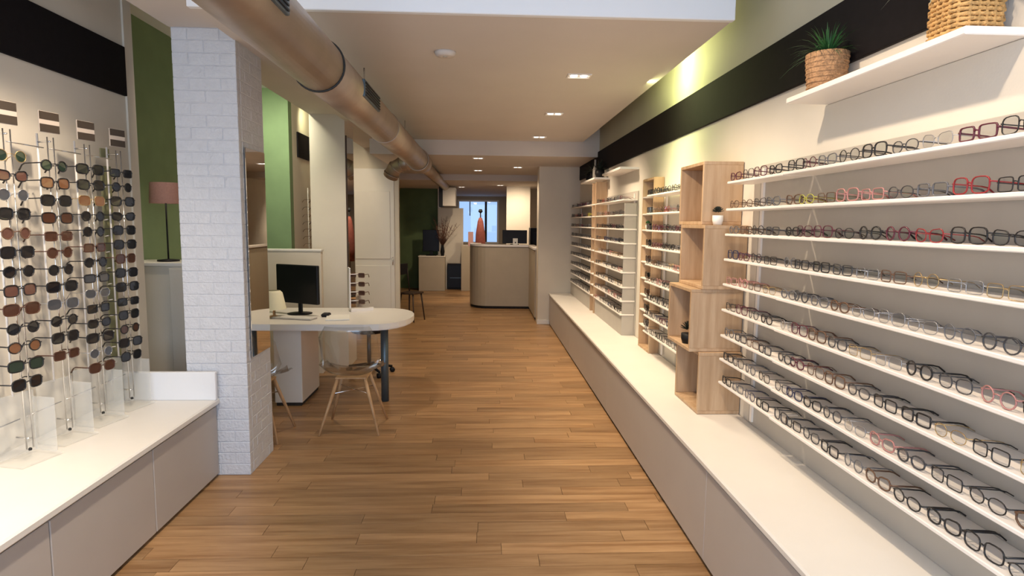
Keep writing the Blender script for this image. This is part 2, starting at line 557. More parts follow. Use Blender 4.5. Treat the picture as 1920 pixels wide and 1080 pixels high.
# ---- columns
def brick_column(name, x0, x1, y0, y1, z1, label, bricks):
    r = random.Random(int(y0 * 10))
    b = MB().box(x0 + (0.0025 if bricks else 0), x1 - (0.0025 if bricks else 0), y0 + (0.0025 if bricks else 0), y1, 0, z1)
    col = tag(b.build(name, M_mortar if bricks else M_wall), label, 'column', None, 'structure')
    if not bricks:
        return col
    ch = 0.0715
    k = 0
    z = 0.0
    um = {}
    while z < z1 - 0.01:
        h = min(ch, z1 - z) - 0.005
        half = (x1 - x0) / 2
        cuts = [x0, x0 + half, x1] if k % 2 == 0 else [x0, x0 + half * 0.5, x0 + half * 1.5, x1]
        for a, c in zip(cuts, cuts[1:]):
            p = r.uniform(0.0, 0.0025)
            key = round(c - a, 3)
            if key not in um:
                um[key] = MB().bbox(0.0015, key - 0.0015, 0, 0.05, 0, ch - 0.005, 0.003).mesh('brick', M_brick)
            o = bpy.data.objects.new('brick', um[key])
            C.objects.link(o); o.parent = col
            o.location = (a, y0 - p, z + 0.0025)
            o.scale = (1, 1, h / (ch - 0.005))
        hy = (y1 - y0) / 2
        cuts = [y0 + 0.05, y0 + hy, y1] if k % 2 else [y0 + 0.05, y0 + hy * 0.6, y0 + hy * 1.6, y1]
        for a, c in zip(cuts, cuts[1:]):
            p = r.uniform(-0.0015, 0.0)
            key = -round(c - a, 3)
            if key not in um:
                um[key] = MB().bbox(0, 0.05, 0.0015, -key - 0.0015, 0, ch - 0.005, 0.003).mesh('brick', M_brick)
            o = bpy.data.objects.new('brick', um[key])
            C.objects.link(o); o.parent = col
            o.location = (x1 - 0.05 + p, a, z + 0.0025)
            o.scale = (1, 1, h / (ch - 0.005))
        z += ch
        k += 1
    return col


brick_column('brick_column', -1.83, -1.46, 3.80, 4.22, 2.715, 'white painted brick column at the end of the left bench', True)
brick_column('plaster_column', -1.84, -1.47, 6.68, 7.10, 2.715, 'cream white column behind the desk', False)

# ---- back rooms
struct('wall_closet', MB().box(-2.40, -1.31, 9.62, 9.70, 0, ZT), M_wall, 'cream panelled closet wall beside the dark chair', 'wall')
dr = thing('door_1', 'cream two-panel closet door facing the aisle behind the desk', 'door', (-2.04, 9.60, 0), 0, None, 'structure')
MB().bbox(0.0, 0.66, -0.006, 0.015, 0.02, 2.40, 0.003).build('door_leaf', M_white, dr)
MB().bbox(0.06, 0.60, -0.022, -0.006, 1.02, 2.06, 0.006).build('panel', M_white, dr)
MB().bbox(0.06, 0.60, -0.022, -0.006, 0.12, 0.92, 0.006).build('panel', M_white, dr)
MB().tube([(0.635, -0.03, 0.93), (0.635, -0.03, 1.05)], 0.008).build('door_handle', M_chrome, dr)
struct('wall_left_far', MB().box(-3.4, -3.3, 9.7, 15.0, 0, ZH), M_dgreen, 'dark green wall in the side bay past the closet', 'wall')
struct('wall_green_far', MB().box(-3.4, -1.09, 14.92, 15.02, 0, ZH), M_dgreen, 'dark olive green wall behind the beige plinth', 'wall')
struct('trim_10', MB().box(-1.10, -1.04, 14.88, 14.98, 0, 2.39), M_white, 'thin white post at the end of the dark green wall', 'trim')
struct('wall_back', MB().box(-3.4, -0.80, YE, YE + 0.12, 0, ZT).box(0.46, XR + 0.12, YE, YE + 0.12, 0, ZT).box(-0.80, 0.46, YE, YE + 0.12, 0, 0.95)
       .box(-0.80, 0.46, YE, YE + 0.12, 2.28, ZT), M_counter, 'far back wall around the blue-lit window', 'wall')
struct('wall_left_end', MB().box(-3.4, -3.3, 15.02, YE, 0, ZT), M_wall, 'side wall of the far back room', 'wall')
wn = thing('window_1', 'bright blue daylit window in the far back wall', 'window', (-0.80, YE, 0.95), 0, None, 'structure')
fr = MB()
fr.bbox(0, 0.05, 0.0, 0.10, 0, 1.33).bbox(1.21, 1.26, 0.0, 0.10, 0, 1.33).bbox(0.05, 1.21, 0.0, 0.10, 1.28, 1.33).bbox(0.05, 1.21, 0.0, 0.10, 0, 0.05)
fr.build('window_frame', M_white, wn)
MB().bbox(0.83, 0.90, 0.02, 0.09, 0.05, 1.28).build('mullion', M_black, wn)
MB().bbox(0.36, 0.39, 0.02, 0.09, 0.85, 1.28).build('mullion', M_black, wn)
MB().box(0.05, 0.83, 0.05, 0.055, 0.05, 1.28).build('pane', M_glass, wn)
MB().box(0.90, 1.21, 0.05, 0.055, 0.05, 1.28).build('pane', M_glass, wn)
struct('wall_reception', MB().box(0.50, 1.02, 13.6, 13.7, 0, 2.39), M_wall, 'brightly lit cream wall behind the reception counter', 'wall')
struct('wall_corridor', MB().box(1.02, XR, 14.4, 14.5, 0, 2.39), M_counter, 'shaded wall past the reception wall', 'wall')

# ================================================================== LEFT BENCH
lb = thing('display_bench', 'white topped low cabinet under the sunglasses stands, left side', 'bench', (XL + 0.002, 0.4, 0))
MB().box(0.0, 0.58, 0.0, 3.39, 0.04, 0.455).build('carcass', M_gap, lb)
MB().bbox(0.0, 0.615, 0.0, 3.40, 0.462, 0.50, 0.008).build('worktop', M_white, lb)
MB().box(0.02, 0.56, 0.0, 3.38, 0.0, 0.04).build('plinth', M_gap, lb)
for a, b in ((-0.0, 0.47), (0.47, 1.19), (1.19, 1.91), (1.91, 2.645), (2.645, 3.385)):
    MB().bbox(0.58, 0.598, a + 0.003, b - 0.003, 0.018, 0.45, 0.003).build('door', M_front, lb)
MB().bbox(0.006, 0.615, 3.342, 3.372, 0.500, 0.675, 0.004).build('upstand', M_fascia, lb)

# rear bench under the far sunglasses stands
rb = thing('display_bench', 'white topped cabinet at the far left behind the column', 'bench', (XL + 0.002, 7.46, 0))
MB().bbox(0.0, 0.34, 0.0, 2.1, 0.46, 0.50, 0.006).build('worktop', M_white, rb)
MB().box(0.0, 0.31, 0.0, 2.1, 0.0, 0.46).build('carcass', M_front, rb)

# ================================================================== RIGHT BENCH
bb = thing('display_bench', 'long low white topped cabinet with greige front under the eyeglass racks', 'bench', (1.03, 0.4, 0))
MB().bbox(0.0, XR - 1.032, 0.0, 9.20, 0.468, 0.50, 0.007).build('worktop', M_white, bb)
MB().box(0.035, XR - 1.032, 0.0, 9.20, 0.035, 0.468).build('carcass', M_gap, bb)
for k in range(4):
    MB().bbox(0.012, 0.034, k * 2.3 + 0.0015, k * 2.3 + 2.2985, 0.022, 0.458, 0.002).build('front_panel', M_front, bb)
MB().box(0.06, XR - 1.032, 0.0, 9.20, 0.0, 0.035).build('plinth', M_gap, bb)

# ================================================================== RIGHT RACKS
XS = 1.345
SHZ = [1.6 + 0.1765 * XS, 1.6 + 0.067 * XS, 1.6 - 0.036 * XS, 1.6 - 0.139 * XS, 1.6 - 0.243 * XS, 1.6 - 0.350 * XS, 1.6 - 0.459 * XS, 1.6 - 0.560 * XS,
       1.6 - 0.660 * XS]  # top faces of the nine shelves
TH = 0.014


def rack(label, y0, y1, splits, panel=None, endwrap=False, group='eyeglass racks on the right wall'):
    t = thing('display_rack', label, 'display rack', (XR, y0, 0.5), 0, group)
    p0, p1 = panel or (y0, y1)
    MB().bbox(-0.012, 0.0, p0 - y0, p1 - y0, 0.0, 1.42, 0.002).build('back_panel', M_panel, t)
    cuts = [y0] + splits + [y1]
    for i, z in enumerate(SHZ):
        for a, b in zip(cuts, cuts[1:]):
            g = 0.008 if splits else 0.0
            x0 = XS - XR - (0.0 if a > y0 or not splits else 0.008)
            MB().bbox(x0, -0.012, a - y0 + (g if a > y0 else 0), b - y0 - (g if b < y1 else 0), z - 0.5 - TH, z - 0.5, 0.003).build('shelf', M_shelf, t)
    if endwrap:
        MB().bbox(XS - XR + 0.02, -0.012, 0.012, 0.024, 0.0, 1.30, 0.002).build('side_panel', M_panel, t)
        MB().bbox(XS - XR + 0.02, XS - XR + 0.03, 0.024, y1 - y0, 0.0, SHZ[8] - 0.5 - TH, 0.002).build('lower_panel', M_panel, t)
    for q in ((y0 + 0.10, y1 - 0.10) if y1 - y0 < 1.6 else (y0 + 0.1, y1 - 0.15)):
        MB().box(-0.024, -0.0125, q - y0 - 0.012, q - y0 + 0.012, 0.02, 1.40).build('upright', M_shelf, t)
    return t


rack('near eyeglass rack of nine white shelves beside the oak boxes', 1.0, 3.38, [2.74], panel=(1.0, 3.28))
rack('short eyeglass rack between the oak boxes and the oak frame', 3.99, 5.06, [], panel=(3.99, 4.62))
rack('long eyeglass rack beyond the oak frame with grey end panel', 5.93, 7.40, [], endwrap=True)
rack('farthest eyeglass rack next to the cream pier', 7.72, 9.50, [], endwrap=True)

struct('wall_right_panel', MB().bbox(XR - 0.006, XR, -1.4, 2.70, 0.502, 2.124, 0.002), M_wallr,
       'flush wall panel behind the near eyeglass rack, ending in a fine seam', 'wall')
# wall boards carrying plants
for (y0, y1, lab) in ((1.68, 2.68, 'thin white plant shelf high above the near eyeglass rack'),
                      (5.95, 6.85, 'thin white shelf above the long eyeglass rack'),
                      (7.35, 8.35, 'small white shelf with dark plants near the pier')):
    o = MB().bbox(1.31, XR, y0, y1, 2.125, 2.148, 0.003).build('wall_shelf', M_shelf)
    tag(o, lab, 'shelf', 'white wall shelves above the racks')

# tall light acrylic column near the right picture edge
# ---- oak boxes
ob_proto = None


def oak_box(label, x, y, z, w, d, h):
    """open front towards the aisle (-X)"""
    t = thing('oak_box', label, 'box', (x, y, z), 0, 'stacked oak display boxes')
    th = 0.02
    MB().bbox(0, d, 0, w, 0, th, 0.002).build('bottom_board', M_oak, t)
    MB().bbox(0, d, 0, w, h - th, h, 0.002).build('top_board', M_oak, t)
    MB().bbox(0, d, 0, th, th, h - th, 0.002).build('side_board', M_oak, t)
    MB().bbox(0, d, w - th, w, th, h - th, 0.002).build('side_board', M_oak, t)
    MB().box(d - 0.012, d, th, w - th, th, h - th).build('back_board', M_oak_shaded, t)
    return t


BH = 0.3645
for (i, x, y, lab) in ((0, 1.245, 3.42, 'lowest oak box of the stack, standing on the white bench'),
                       (1, 1.19, 3.44, 'second lowest oak box, jutting out, with small black plant inside'),
                       (2, 1.245, 3.42, 'third oak box from the bottom of the stack, empty'),
                       (3, 1.262, 3.52, 'topmost oak box of the stack, set back')):
    oak_box(lab, x, y, 0.5015 + i * (BH + 0.001), 0.42, 1.495 - x, BH)

# tall oak frame between racks
of = thing('oak_tower', 'tall narrow oak display frame between two eyeglass racks', 'display frame', (1.41, 5.09, 0.5))
MB().bbox(0, 0.086, 0, 0.02, 0, 1.49, 0.002).build('side_board', M_oak, of)
MB().bbox(0, 0.086, 0.34, 0.36, 0, 1.49, 0.002).build('side_board', M_oak, of)
MB().bbox(0, 0.086, 0.02, 0.34, 1.47, 1.49, 0.002).build('top_board', M_oak, of)
MB().bbox(0, 0.086, 0.02, 0.34, 0, 0.02, 0.002).build('bottom_board', M_oak, of)
for z in SHZ:
    MB().bbox(-0.002, 0.086, 0.02, 0.34, z - 0.5 - TH, z - 0.5, 0.003).build('shelf', M_shelf, of)
of2 = thing('oak_tower', 'narrow oak upright frame between the two farthest racks', 'display frame', (1.352, 7.44, 0.5))
MB().bbox(0, 0.14, 0, 0.02, 0, 1.60, 0.002).build('side_board', M_oak, of2)
MB().bbox(0, 0.14, 0.23, 0.25, 0, 1.60, 0.002).build('side_board', M_oak, of2)
for z in SHZ:
    MB().bbox(-0.004, 0.14, 0.02, 0.23, z - 0.5 - TH, z - 0.5, 0.003).build('shelf', M_shelf, of2)

# ================================================================== EYEGLASSES
NS = 16
SHAPES = {
    'round': (0.0225, 0.0220, 2.0, 0.0, 0.0340),
    'square': (0.0265, 0.0190, 5.0, 0.0, 0.0345),
    'oval': (0.0265, 0.0190, 2.2, 0.0, 0.0345),
    'cat-eye': (0.0265, 0.0195, 2.6, 0.006, 0.0345),
    'wide': (0.0285, 0.0230, 3.2, 0.0, 0.0360),
}
COLS = {
    'black': ((0.010, 0.009, 0.010), 0.3, 0.0), 'tortoiseshell': ((0.085, 0.030, 0.014), 0.3, 0.0), 'red': ((0.30, 0.015, 0.02), 0.3, 0.0),
    'burgundy': ((0.10, 0.012, 0.030), 0.3, 0.0), 'brown': ((0.13, 0.065, 0.035), 0.35, 0.0), 'navy blue': ((0.018, 0.025, 0.075), 0.3, 0.0),
    'silver': ((0.42, 0.42, 0.44), 0.3, 0.8), 'gold': ((0.52, 0.36, 0.16), 0.3, 0.8), 'grey': ((0.13, 0.13, 0.14), 0.35, 0.0),
    'pink': ((0.48, 0.22, 0.20), 0.35, 0.0), 'yellow green': ((0.50, 0.48, 0.06), 0.35, 0.0), 'dark grey': ((0.045, 0.045, 0.05), 0.3, 0.0),
}
for k, (c, r, mtl) in COLS.items():
    mat('frame ' + k, c, r, metal=mtl, noise=0.3 if k == 'tortoiseshell' else 0.05, nscale=300 if k == 'tortoiseshell' else 30)
LENS = {'black': (0.008, 0.009, 0.012), 'brown': (0.06, 0.024, 0.015), 'green': (0.02, 0.035, 0.025), 'amber': (0.17, 0.075, 0.035), 'rose': (0.11, 0.05, 0.038),
        'grey': (0.06, 0.065, 0.075)}
for k, c in LENS.items():
    mat('sunlens ' + k, c, 0.08, noise=0.05, spec=0.7)


def outline(shape, side):
    a, b, n, tilt, cy = SHAPES[shape]
    pts = []
    for k in range(NS):
        t = 2 * PI * k / NS
        c, s = math.cos(t), math.sin(t)
        y = a * math.copysign(abs(c) ** (2 / n), c)
        z = b * math.copysign(abs(s) ** (2 / n), s)
        if s > 0:
            z += tilt * max(0, y / a) * s
        curve = 0.004 * (abs(y * 1 + a) / (2 * a)) ** 2
        pts.append((curve, side * (cy + y), z + b))
    return pts, cy


_cache = {}


def glass_meshes(shape, col, rim, sun=None):
    key = (shape, col, rim, sun)
    if key in _cache:
        return _cache[key]
    a, b, n, tilt, cy = SHAPES[shape]
    fm = MATS['frame ' + col]
    f = MB()
    s_ = 1.12 if sun else 1.0
    dz = rim
    for side in (1, -1):
        pts, _ = outline(shape, side)
        pts = [(p[0], p[1] * s_ + (side * 0.004 if sun else 0), p[2] * s_ + dz) for p in pts]
        f.tube(pts, rim, n=4, closed=True)
    zb = (b * 1.25) * s_ + dz
    g = (cy - a) * s_ + (0.004 if sun else 0)
    f.tube([(0, -g, zb), (-0.002, 0, zb + 0.003), (0, g, zb)], rim * 1.05, n=4)
    xo = (cy + a) * s_ + (0.004 if sun else 0)
    zt = (b * 1.35) * s_ + dz
    for side in (1, -1):
        f.tube([(0.004, side * (xo - 0.002), zt), (0.006, side * (xo + 0.006), zt)], rim * 1.3, n=4)
    temples = []
    for side in (1, -1):
        t = MB()
        yy = side * (xo + 0.005)
        L = 0.128
        t.tube([(0.006, yy, zt), (0.09, yy * 0.97, zt - (0.002 if sun else 0.006)), (0.108, yy * 0.95, zt - 0.010), (L, yy * 0.92, 0.006 if not sun else zt - 0.035)],
               [rim * 1.2, rim * 1.1, rim * 1.1, rim * 1.2], n=4)
        temples.append(t.mesh('temple', fm))
    ln = []
    for side in (1, -1):
        pts, _ = outline(shape, side)
        pts = [(p[0] + 0.0005, p[1] * s_ + (side * 0.004 if sun else 0), p[2] * s_ + dz) for p in pts]
        q = MB()
        back = [(p[0] + 0.0015, p[1], p[2]) for p in pts]
        N = len(pts)
        q._add(pts + back, [tuple(range(N)), tuple(range(2 * N - 1, N - 1, -1))] + [(i, (i + 1) % N, N + (i + 1) % N, N + i) for i in range(N)])
        ln.append(q.mesh('lens', MATS['sunlens ' + sun] if sun else M_lens))
    fr_ = f.mesh('frame', fm)
    # joined version for far racks
    j = MB()
    for me in [fr_] + temples:
        j._add([tuple(v.co) for v in me.vertices], [tuple(p.vertices) for p in me.polygons])
    if sun:
        for me in ln:
            j._add([tuple(v.co) for v in me.vertices], [tuple(p.vertices) for p in me.polygons], 1)
    jm = j.mesh('glasses', [fm, MATS['sunlens ' + sun]] if sun else fm)
    _cache[key] = (fr_, temples, ln, jm)
    return _cache[key]


def put_glasses(name, cat, label, group, loc, rz, shape, col, rim, sun=None, parts=True):
    fr_, tp, ln, jm = glass_meshes(shape, col, rim, sun)
    if not parts:
        o = bpy.data.objects.new(name, jm)
        C.objects.link(o)
        o.location = loc
        o.rotation_euler = (0, 0, rz)
        return tag(o, label, cat, group)
    o = thing(name, label, cat, loc, rz, group)
    for nm, mes in (('frame', [fr_]), ('temple', tp), ('lens', ln)):
        for me in mes:
            c = bpy.data.objects.new(nm, me)
            C.objects.link(c)
            c.parent = o
    return o


rg = random.Random(21)
palettes = [
    ['black', 'black', 'burgundy', 'silver', 'dark grey', 'black', 'black', 'grey', 'silver', 'black', 'red', 'burgundy', 'black', 'grey', 'silver'],
    ['black', 'black', 'red', 'black', 'dark grey', 'pink', 'pink', 'brown', 'yellow green', 'silver', 'grey', 'dark grey', 'brown', 'brown', 'pink'],
    ['black', 'black', 'black', 'red', 'burgundy', 'burgundy', 'brown', 'burgundy', 'burgundy', 'black', 'dark grey', 'black', 'dark grey', 'grey', 'black'],
    ['dark grey', 'gold', 'silver', 'gold', 'brown', 'silver', 'dark grey', 'black', 'black', 'grey', 'dark grey', 'black', 'burgundy', 'navy blue', 'grey'],
    ['black', 'dark grey', 'gold', 'silver', 'grey', 'silver', 'dark grey', 'pink', 'dark grey', 'grey', 'gold', 'brown', 'pink', 'pink', 'brown'],
    ['black', 'pink', 'dark grey', 'black', 'silver', 'gold', 'brown', 'brown', 'burgundy', 'silver', 'black', 'dark grey', 'brown', 'black', 'brown'],
    ['gold', 'silver', 'black', 'black', 'black', 'dark grey', 'brown', 'brown', 'burgundy', 'black', 'dark grey', 'brown', 'black', 'grey', 'dark grey'],
    ['brown', 'pink', 'black', 'dark grey', 'silver', 'pink', 'black', 'black', 'navy blue', 'dark grey', 'black', 'grey', 'burgundy', 'black', 'dark grey'],
    ['pink', 'black', 'black', 'black', 'brown', 'grey', 'black', 'silver', 'black', 'dark grey', 'black', 'navy blue', 'grey', 'black', 'dark grey'],
]
shp = list(SHAPES)
total = 0
far_rest = MB()
RACKS = [('near rack', 1.30, 3.36, 'oak boxes', 14, True, 'far'),
         ('short rack', 4.02, 5.04, 'oak boxes', 7, True, 'near'),
         ('long rack', 6.00, 7.36, 'near end', 9, False, 'near'),
         ('farthest rack', 7.80, 9.46, 'near end', 11, False, 'near')]
for (rk, y0, y1, ref, n, parts, frm) in RACKS:
    for si, z in enumerate(SHZ):
        pal = palettes[si]
        step = (y1 - y0) / n
        for k in range(n):
            # k counts away from the reference
            yy = (y1 - (k + 0.5) * step) if frm == 'far' else (y0 + (k + 0.5) * step)
            if frm == 'far':
                col = pal[(n - 1 - k) % len(pal)]
                if rg.random() < 0.25: col = rg.choice(pal)
            else:
                col = rg.choice(pal + ['black', 'dark grey', 'dark grey'])
            if frm == 'far' and abs(yy - 2.74) < 0.078:
                yy = 2.74 + (0.084 if yy > 2.74 else -0.084)
            shape = rg.choice(shp)
            rim = 0.0012 if col in ('silver', 'gold') else rg.choice((0.0018, 0.0023, 0.0028))
            fx = 0.005 + rg.uniform(0, 0.008)
            rz = rg.uniform(-0.05, 0.05)
            loc = (XS + fx, yy + rg.uniform(-0.002, 0.002), z + 0.0004)
            if total < 300:
                lab = '%s %s eyeglasses, %s shelf from top of %s, %s pair from %s' % (shape, col, ORD[si + 1], rk, ORD[k + 1], ref)
                put_glasses('eyeglasses', 'eyeglasses', lab, 'eyeglasses on the %s' % rk, loc, rz, shape, col, rim, None, parts)
                total += 1
            else:
                me = glass_meshes('round', 'black', 0.0023)[3]
                far_rest._add([(v.co.x + loc[0], v.co.y + loc[1], v.co.z + loc[2]) for v in me.vertices], [tuple(p.vertices) for p in me.polygons])
if far_rest.v:
    o = far_rest.build('eyeglasses_rows', MATS['frame dark grey'])
    tag(o, 'remaining dark eyeglasses on the lower shelves of the farthest rack', 'eyeglasses', 'eyeglasses on the farthest rack', 'stuff')

# small things in the oak frame between racks
cols_f = ['black', 'green', 'black', 'black', 'rose', 'black', 'brown', 'black', 'grey']
for si, z in enumerate(SHZ):
    put_glasses('sunglasses', 'sunglasses', 'dark sunglasses on the %s shelf from top inside the narrow oak tower' % ORD[si + 1], 'sunglasses in the oak frame',
                (1.425, 5.27, z + 0.0004), 0, 'wide', 'black', 0.003, cols_f[si], True)

# ================================================================== SUNGLASSES STANDS
def stand_proto(label):
    t = thing('sunglasses_stand', label, 'display stand', (0, 0, 0), 0, 'acrylic sunglasses stands on the left bench')
    MB().bbox(-0.085, 0.07, -0.10, 0.10, 0.0, 0.012, 0.003).build('base', M_frost, t)
    MB().bbox(-0.078, -0.072, -0.095, 0.095, 0.012, 0.30, 0.001).build('back_sheet', M_frost, t)
    MB().tube([(-0.075, 0, 0.29), (-0.075, 0, 1.50)], 0.005, n=6).build('back_rod', M_shelf, t)
    MB().bbox(-0.072, 0.05, 0.085, 0.090, 0.012, 0.27, 0.001).build('side_sheet', M_frost, t)
    for s in (-0.016, 0.016):
        MB().tube([(0, s, 0.055), (0, s, 1.48)], 0.0032, n=8).build('rod', M_chrome, t)
    MB().lathe([(0.001, 0), (0.007, 0.001), (0.008, 0.008), (0.004, 0.013)], (0.0, 0, 0.045), n=10).build('foot_knob', M_rubber, t)
    MB().tube([(0, -0.016, 0.10), (0, 0.016, 0.10)], 0.003, n=6).build('cross_rod', M_chrome, t)
    MB().tube([(-0.072, 0, 0.1), (0, 0, 0.1)], 0.004, n=6).build('bracket', M_chrome, t)
    MB().tube([(-0.072, 0, 1.46), (0, 0, 1.46)], 0.004, n=6).build('bracket', M_chrome, t)
    s = MB().bbox(-0.004, 0.002, -0.052, 0.052, 1.500, 1.598, 0.001).build('sign', M_sign, t)
    MB().box(0.002, 0.0035, -0.050, 0.050, 1.560, 1.596).build('sign_band', M_bar, s)
    MB().box(0.002, 0.0035, -0.050, 0.050, 1.502, 1.538).build('sign_band', M_bar, s)
    return t


names = ['leftmost', 'second from left', 'third from left', 'rightmost']
lens_rows = [
    ['green', 'rose', 'grey', 'black', 'rose', 'black', 'black', 'rose', 'brown', 'black', 'amber', 'green', 'black'],
    ['green', 'amber', 'black', 'brown', 'brown', 'brown', 'black', 'black', 'grey', 'black', 'black', 'brown'],
    ['black', 'black', 'amber', 'black', 'black', 'brown', 'black', 'grey', 'grey', 'black', 'black', 'black', 'grey', 'brown'],
    ['black', 'black', 'black', 'black', 'black', 'black', 'brown', 'black', 'black', 'black', 'black', 'brown', 'black', 'black'],
]
frame_for = {'green': 'gold', 'rose': 'brown', 'grey': 'silver', 'black': 'black', 'brown': 'tortoiseshell', 'amber': 'gold'}
zr = [(1.86, 0.852), (1.84, 0.93), (1.845, 0.80), (1.85, 0.80)]
ys = [2.80, 3.07, 3.34, 3.615]
RZ = math.radians(-14)
rs = random.Random(5)
proto = None
SX = -2.06
for i, yy in enumerate(ys):
    lab = 'clear acrylic sunglasses stand with small banded sign, %s on the left bench' % names[i]
    if proto is None:
        proto = stand_proto(lab)
        proto.location = (SX, yy, 0.5012)
        proto.rotation_euler = (0, 0, RZ)
    else:
        copy_tree(proto, None, (SX, yy, 0.5012), RZ, lab)
    rows = lens_rows[i]
    z0, z1 = zr[i]
    for k, lc in enumerate(rows):
        z = z0 + (z1 - z0) * k / (len(rows) - 1) - 0.02
        shape = rs.choice(('round', 'wide', 'square', 'wide', 'round', 'cat-eye'))
        fc = frame_for[lc] if rs.random() < 0.8 else 'black'
        rim = 0.0016 if fc in ('gold', 'silver') else 0.003
        lab = '%s-lensed %s sunglasses, %s row from top, %s stand on left bench' % (lc, shape, ORD[k + 1], names[i])
        put_glasses('sunglasses', 'sunglasses', lab, 'sunglasses on the left stands', (SX + 0.016 * math.cos(RZ), yy + 0.016 * math.sin(RZ), z), RZ + PI + rs.uniform(-0.12, 0.12), shape, fc, rim, lc, True)
# rods linking the stands
for k, (a, b) in enumerate(zip([2.5] + ys, ys)):
    for z in (1.93, 0.70):
        o = MB().tube([(SX - 0.02, a + 0.02, z), (SX - 0.02, b - 0.02, z)], 0.0028, n=6).build('link_rod', M_chrome)
        tag(o, 'thin metal rod, %s, joining %s' % ('upper' if z > 1 else 'lower', ('the leftmost stand to the left picture edge', 'leftmost and second sunglasses stands',
            'second and third sunglasses stands', 'third and rightmost sunglasses stands')[k]), 'rod', 'rods linking the stands')
# olive strip stand behind
os_ = thing('strip_stand', 'narrow olive strip stand with small sign behind the rightmost stands', 'display stand', (-2.185, 3.70, 0.5012), math.radians(-14))
MB().bbox(-0.004, 0.004, -0.035, 0.035, 0.012, 1.40, 0.001).build('strip', M_olive, os_)
MB().bbox(-0.03, 0.03, -0.05, 0.05, 0.0, 0.012, 0.002).build('base', M_frost, os_)
MB().bbox(-0.004, 0.004, -0.03, 0.03, 1.45, 1.50, 0.001).build('sign', M_olive, os_)
for k in range(13):
    MB().tube([(0.004, -0.033, 0.16 + k * 0.093), (0.03, -0.033, 0.165 + k * 0.093)], 0.003, n=6).build('peg', M_shelf, os_)
# far stands behind the column
for i, yy in enumerate((7.75, 8.05)):
    copy_tree(proto, None, (-2.10, yy, 0.502), RZ, ('nearer' if i == 0 else 'farther') + ' sunglasses stand on the cabinet behind the cream column', 'sunglasses stands behind the column')
    for k in range(11):
        lc = rs.choice(('black', 'brown', 'brown', 'amber'))
        put_glasses('sunglasses', 'sunglasses', '%s-lensed sunglasses, %s row from top, %s stand behind the cream column' % (lc, ORD[k + 1], 'nearer' if i == 0 else 'farther'),
                    'sunglasses behind the column', (-2.10 + 0.016, yy - 0.004, 1.82 - k * 0.09), RZ + PI, 'wide', frame_for[lc], 0.0025, lc, False)

# ================================================================== DUCT
du = thing('ventilation_duct', 'large round galvanised air duct hanging along the left of the ceiling', 'duct', (-0.828, 0, 2.372))
R0 = 0.126
seg = [-1.4, 1.0, 3.20, 5.2, 7.9]
for a, b in zip(seg, seg[1:]):
    MB().tube([(0, a, 0), (0, b - 0.004, 0)], R0, n=40).build('pipe', M_duct, du)
def ring(yc, r, wd, rr, name, mt, zc=0.0):
    pts = [(math.cos(t) * r, yc, zc + math.sin(t) * r) for t in [2 * PI * k / 36 for k in range(36)]]
    return MB().tube(pts, rr, n=6, closed=True).build(name, mt, du)
ring(3.20, R0 + 0.003, 0, 0.006, 'seal_ring', M_rubber)
ring(1.0, R0 + 0.002, 0, 0.005, 'seal_ring', M_duct)
ring(5.2, R0 + 0.002, 0, 0.005, 'seal_ring', M_duct)
for k in range(3):
    ring(7.84 + k * 0.05, R0 + 0.008, 0, 0.010, 'flange', M_duct)
MB().tube([(0, 7.9, 0), (0, 8.30, 0)], R0 + 0.012, n=40).build('joint', M_duct, du)
MB().tube([(0, 8.30, -0.01), (0, 13.35, -0.01)], 0.085, n=28).build('narrow_pipe', M_duct, du)
# side branch
pts = [(-0.05, 8.1, 0.0), (-0.22, 8.14, -0.02), (-0.34, 8.2, -0.08), (-0.40, 8.26, -0.18)]
MB().tube(pts, [0.095, 0.095, 0.095, 0.10], n=24).build('branch_pipe', M_duct, du)
for k in range(4):
    p = [(-0.16, 8.12, -0.01), (-0.24, 8.15, -0.03), (-0.32, 8.19, -0.07), (-0.385, 8.24, -0.15)][k]
    d = [(-1, .2, -.1), (-1, .3, -.3), (-.8, .4, -.8), (-.5, .4, -1)][k]
    d = Vector(d).normalized(); u = d.cross(Vector((0, 1, 0))).normalized(); v = d.cross(u)
    MB().tube([Vector(p) + (u * math.cos(t) + v * math.sin(t)) * 0.098 for t in [2 * PI * q / 24 for q in range(24)]], 0.008, n=5, closed=True).build('rib', M_duct, du)
# grilles on the aisle side, straps
for y0 in (1.80, 3.72):
    g = MB().bbox(R0 - 0.012, R0 + 0.006, y0, y0 + 0.52, -0.045, 0.055, 0.003).build('grille', M_steel, du)
    for k in range(5):
        MB().box(R0 + 0.006, R0 + 0.012, y0 + 0.02, y0 + 0.50, -0.036 + k * 0.018, -0.030 + k * 0.018).build('slat', M_rubber, g)
for y0 in (2.2, 4.4, 6.6):
    MB().tube([(0, y0, R0 - 0.002), (0, y0, 0.277 if y0 > YF else 0.727)], 0.005, n=6).build('hanger', M_chrome, du)

# ================================================================== CEILING LIGHTS
def downlight(x, y, z, label, grp, s=1.0):
    t = thing('ceiling_light', label, 'ceiling light', (x, y, z), 0, grp)
    w_, h_ = 0.085 * s, 0.06 * s
    f = MB()
    for (a, b, c, d) in ((-w_, w_, -h_, -h_ + 0.012), (-w_, w_, h_ - 0.012, h_), (-w_, -w_ + 0.012, -h_ + 0.012, h_ - 0.012), (w_ - 0.012, w_, -h_ + 0.012, h_ - 0.012)):
        f.box(a, b, c, d, -0.007, -0.0005)
    f.build('frame', M_shelf, t)
    for sx in (-1, 1):
        MB().lathe([(0.026 * s, 0), (0.026 * s, 0.0035)], (sx * 0.036 * s, 0, -0.0045), n=16).build('lamp', M_lamp, t)
    MB().box(-w_ + 0.012, w_ - 0.012, -h_ + 0.012, h_ - 0.012, -0.001, -0.0005).build('plate', M_shelf, t)
    return t


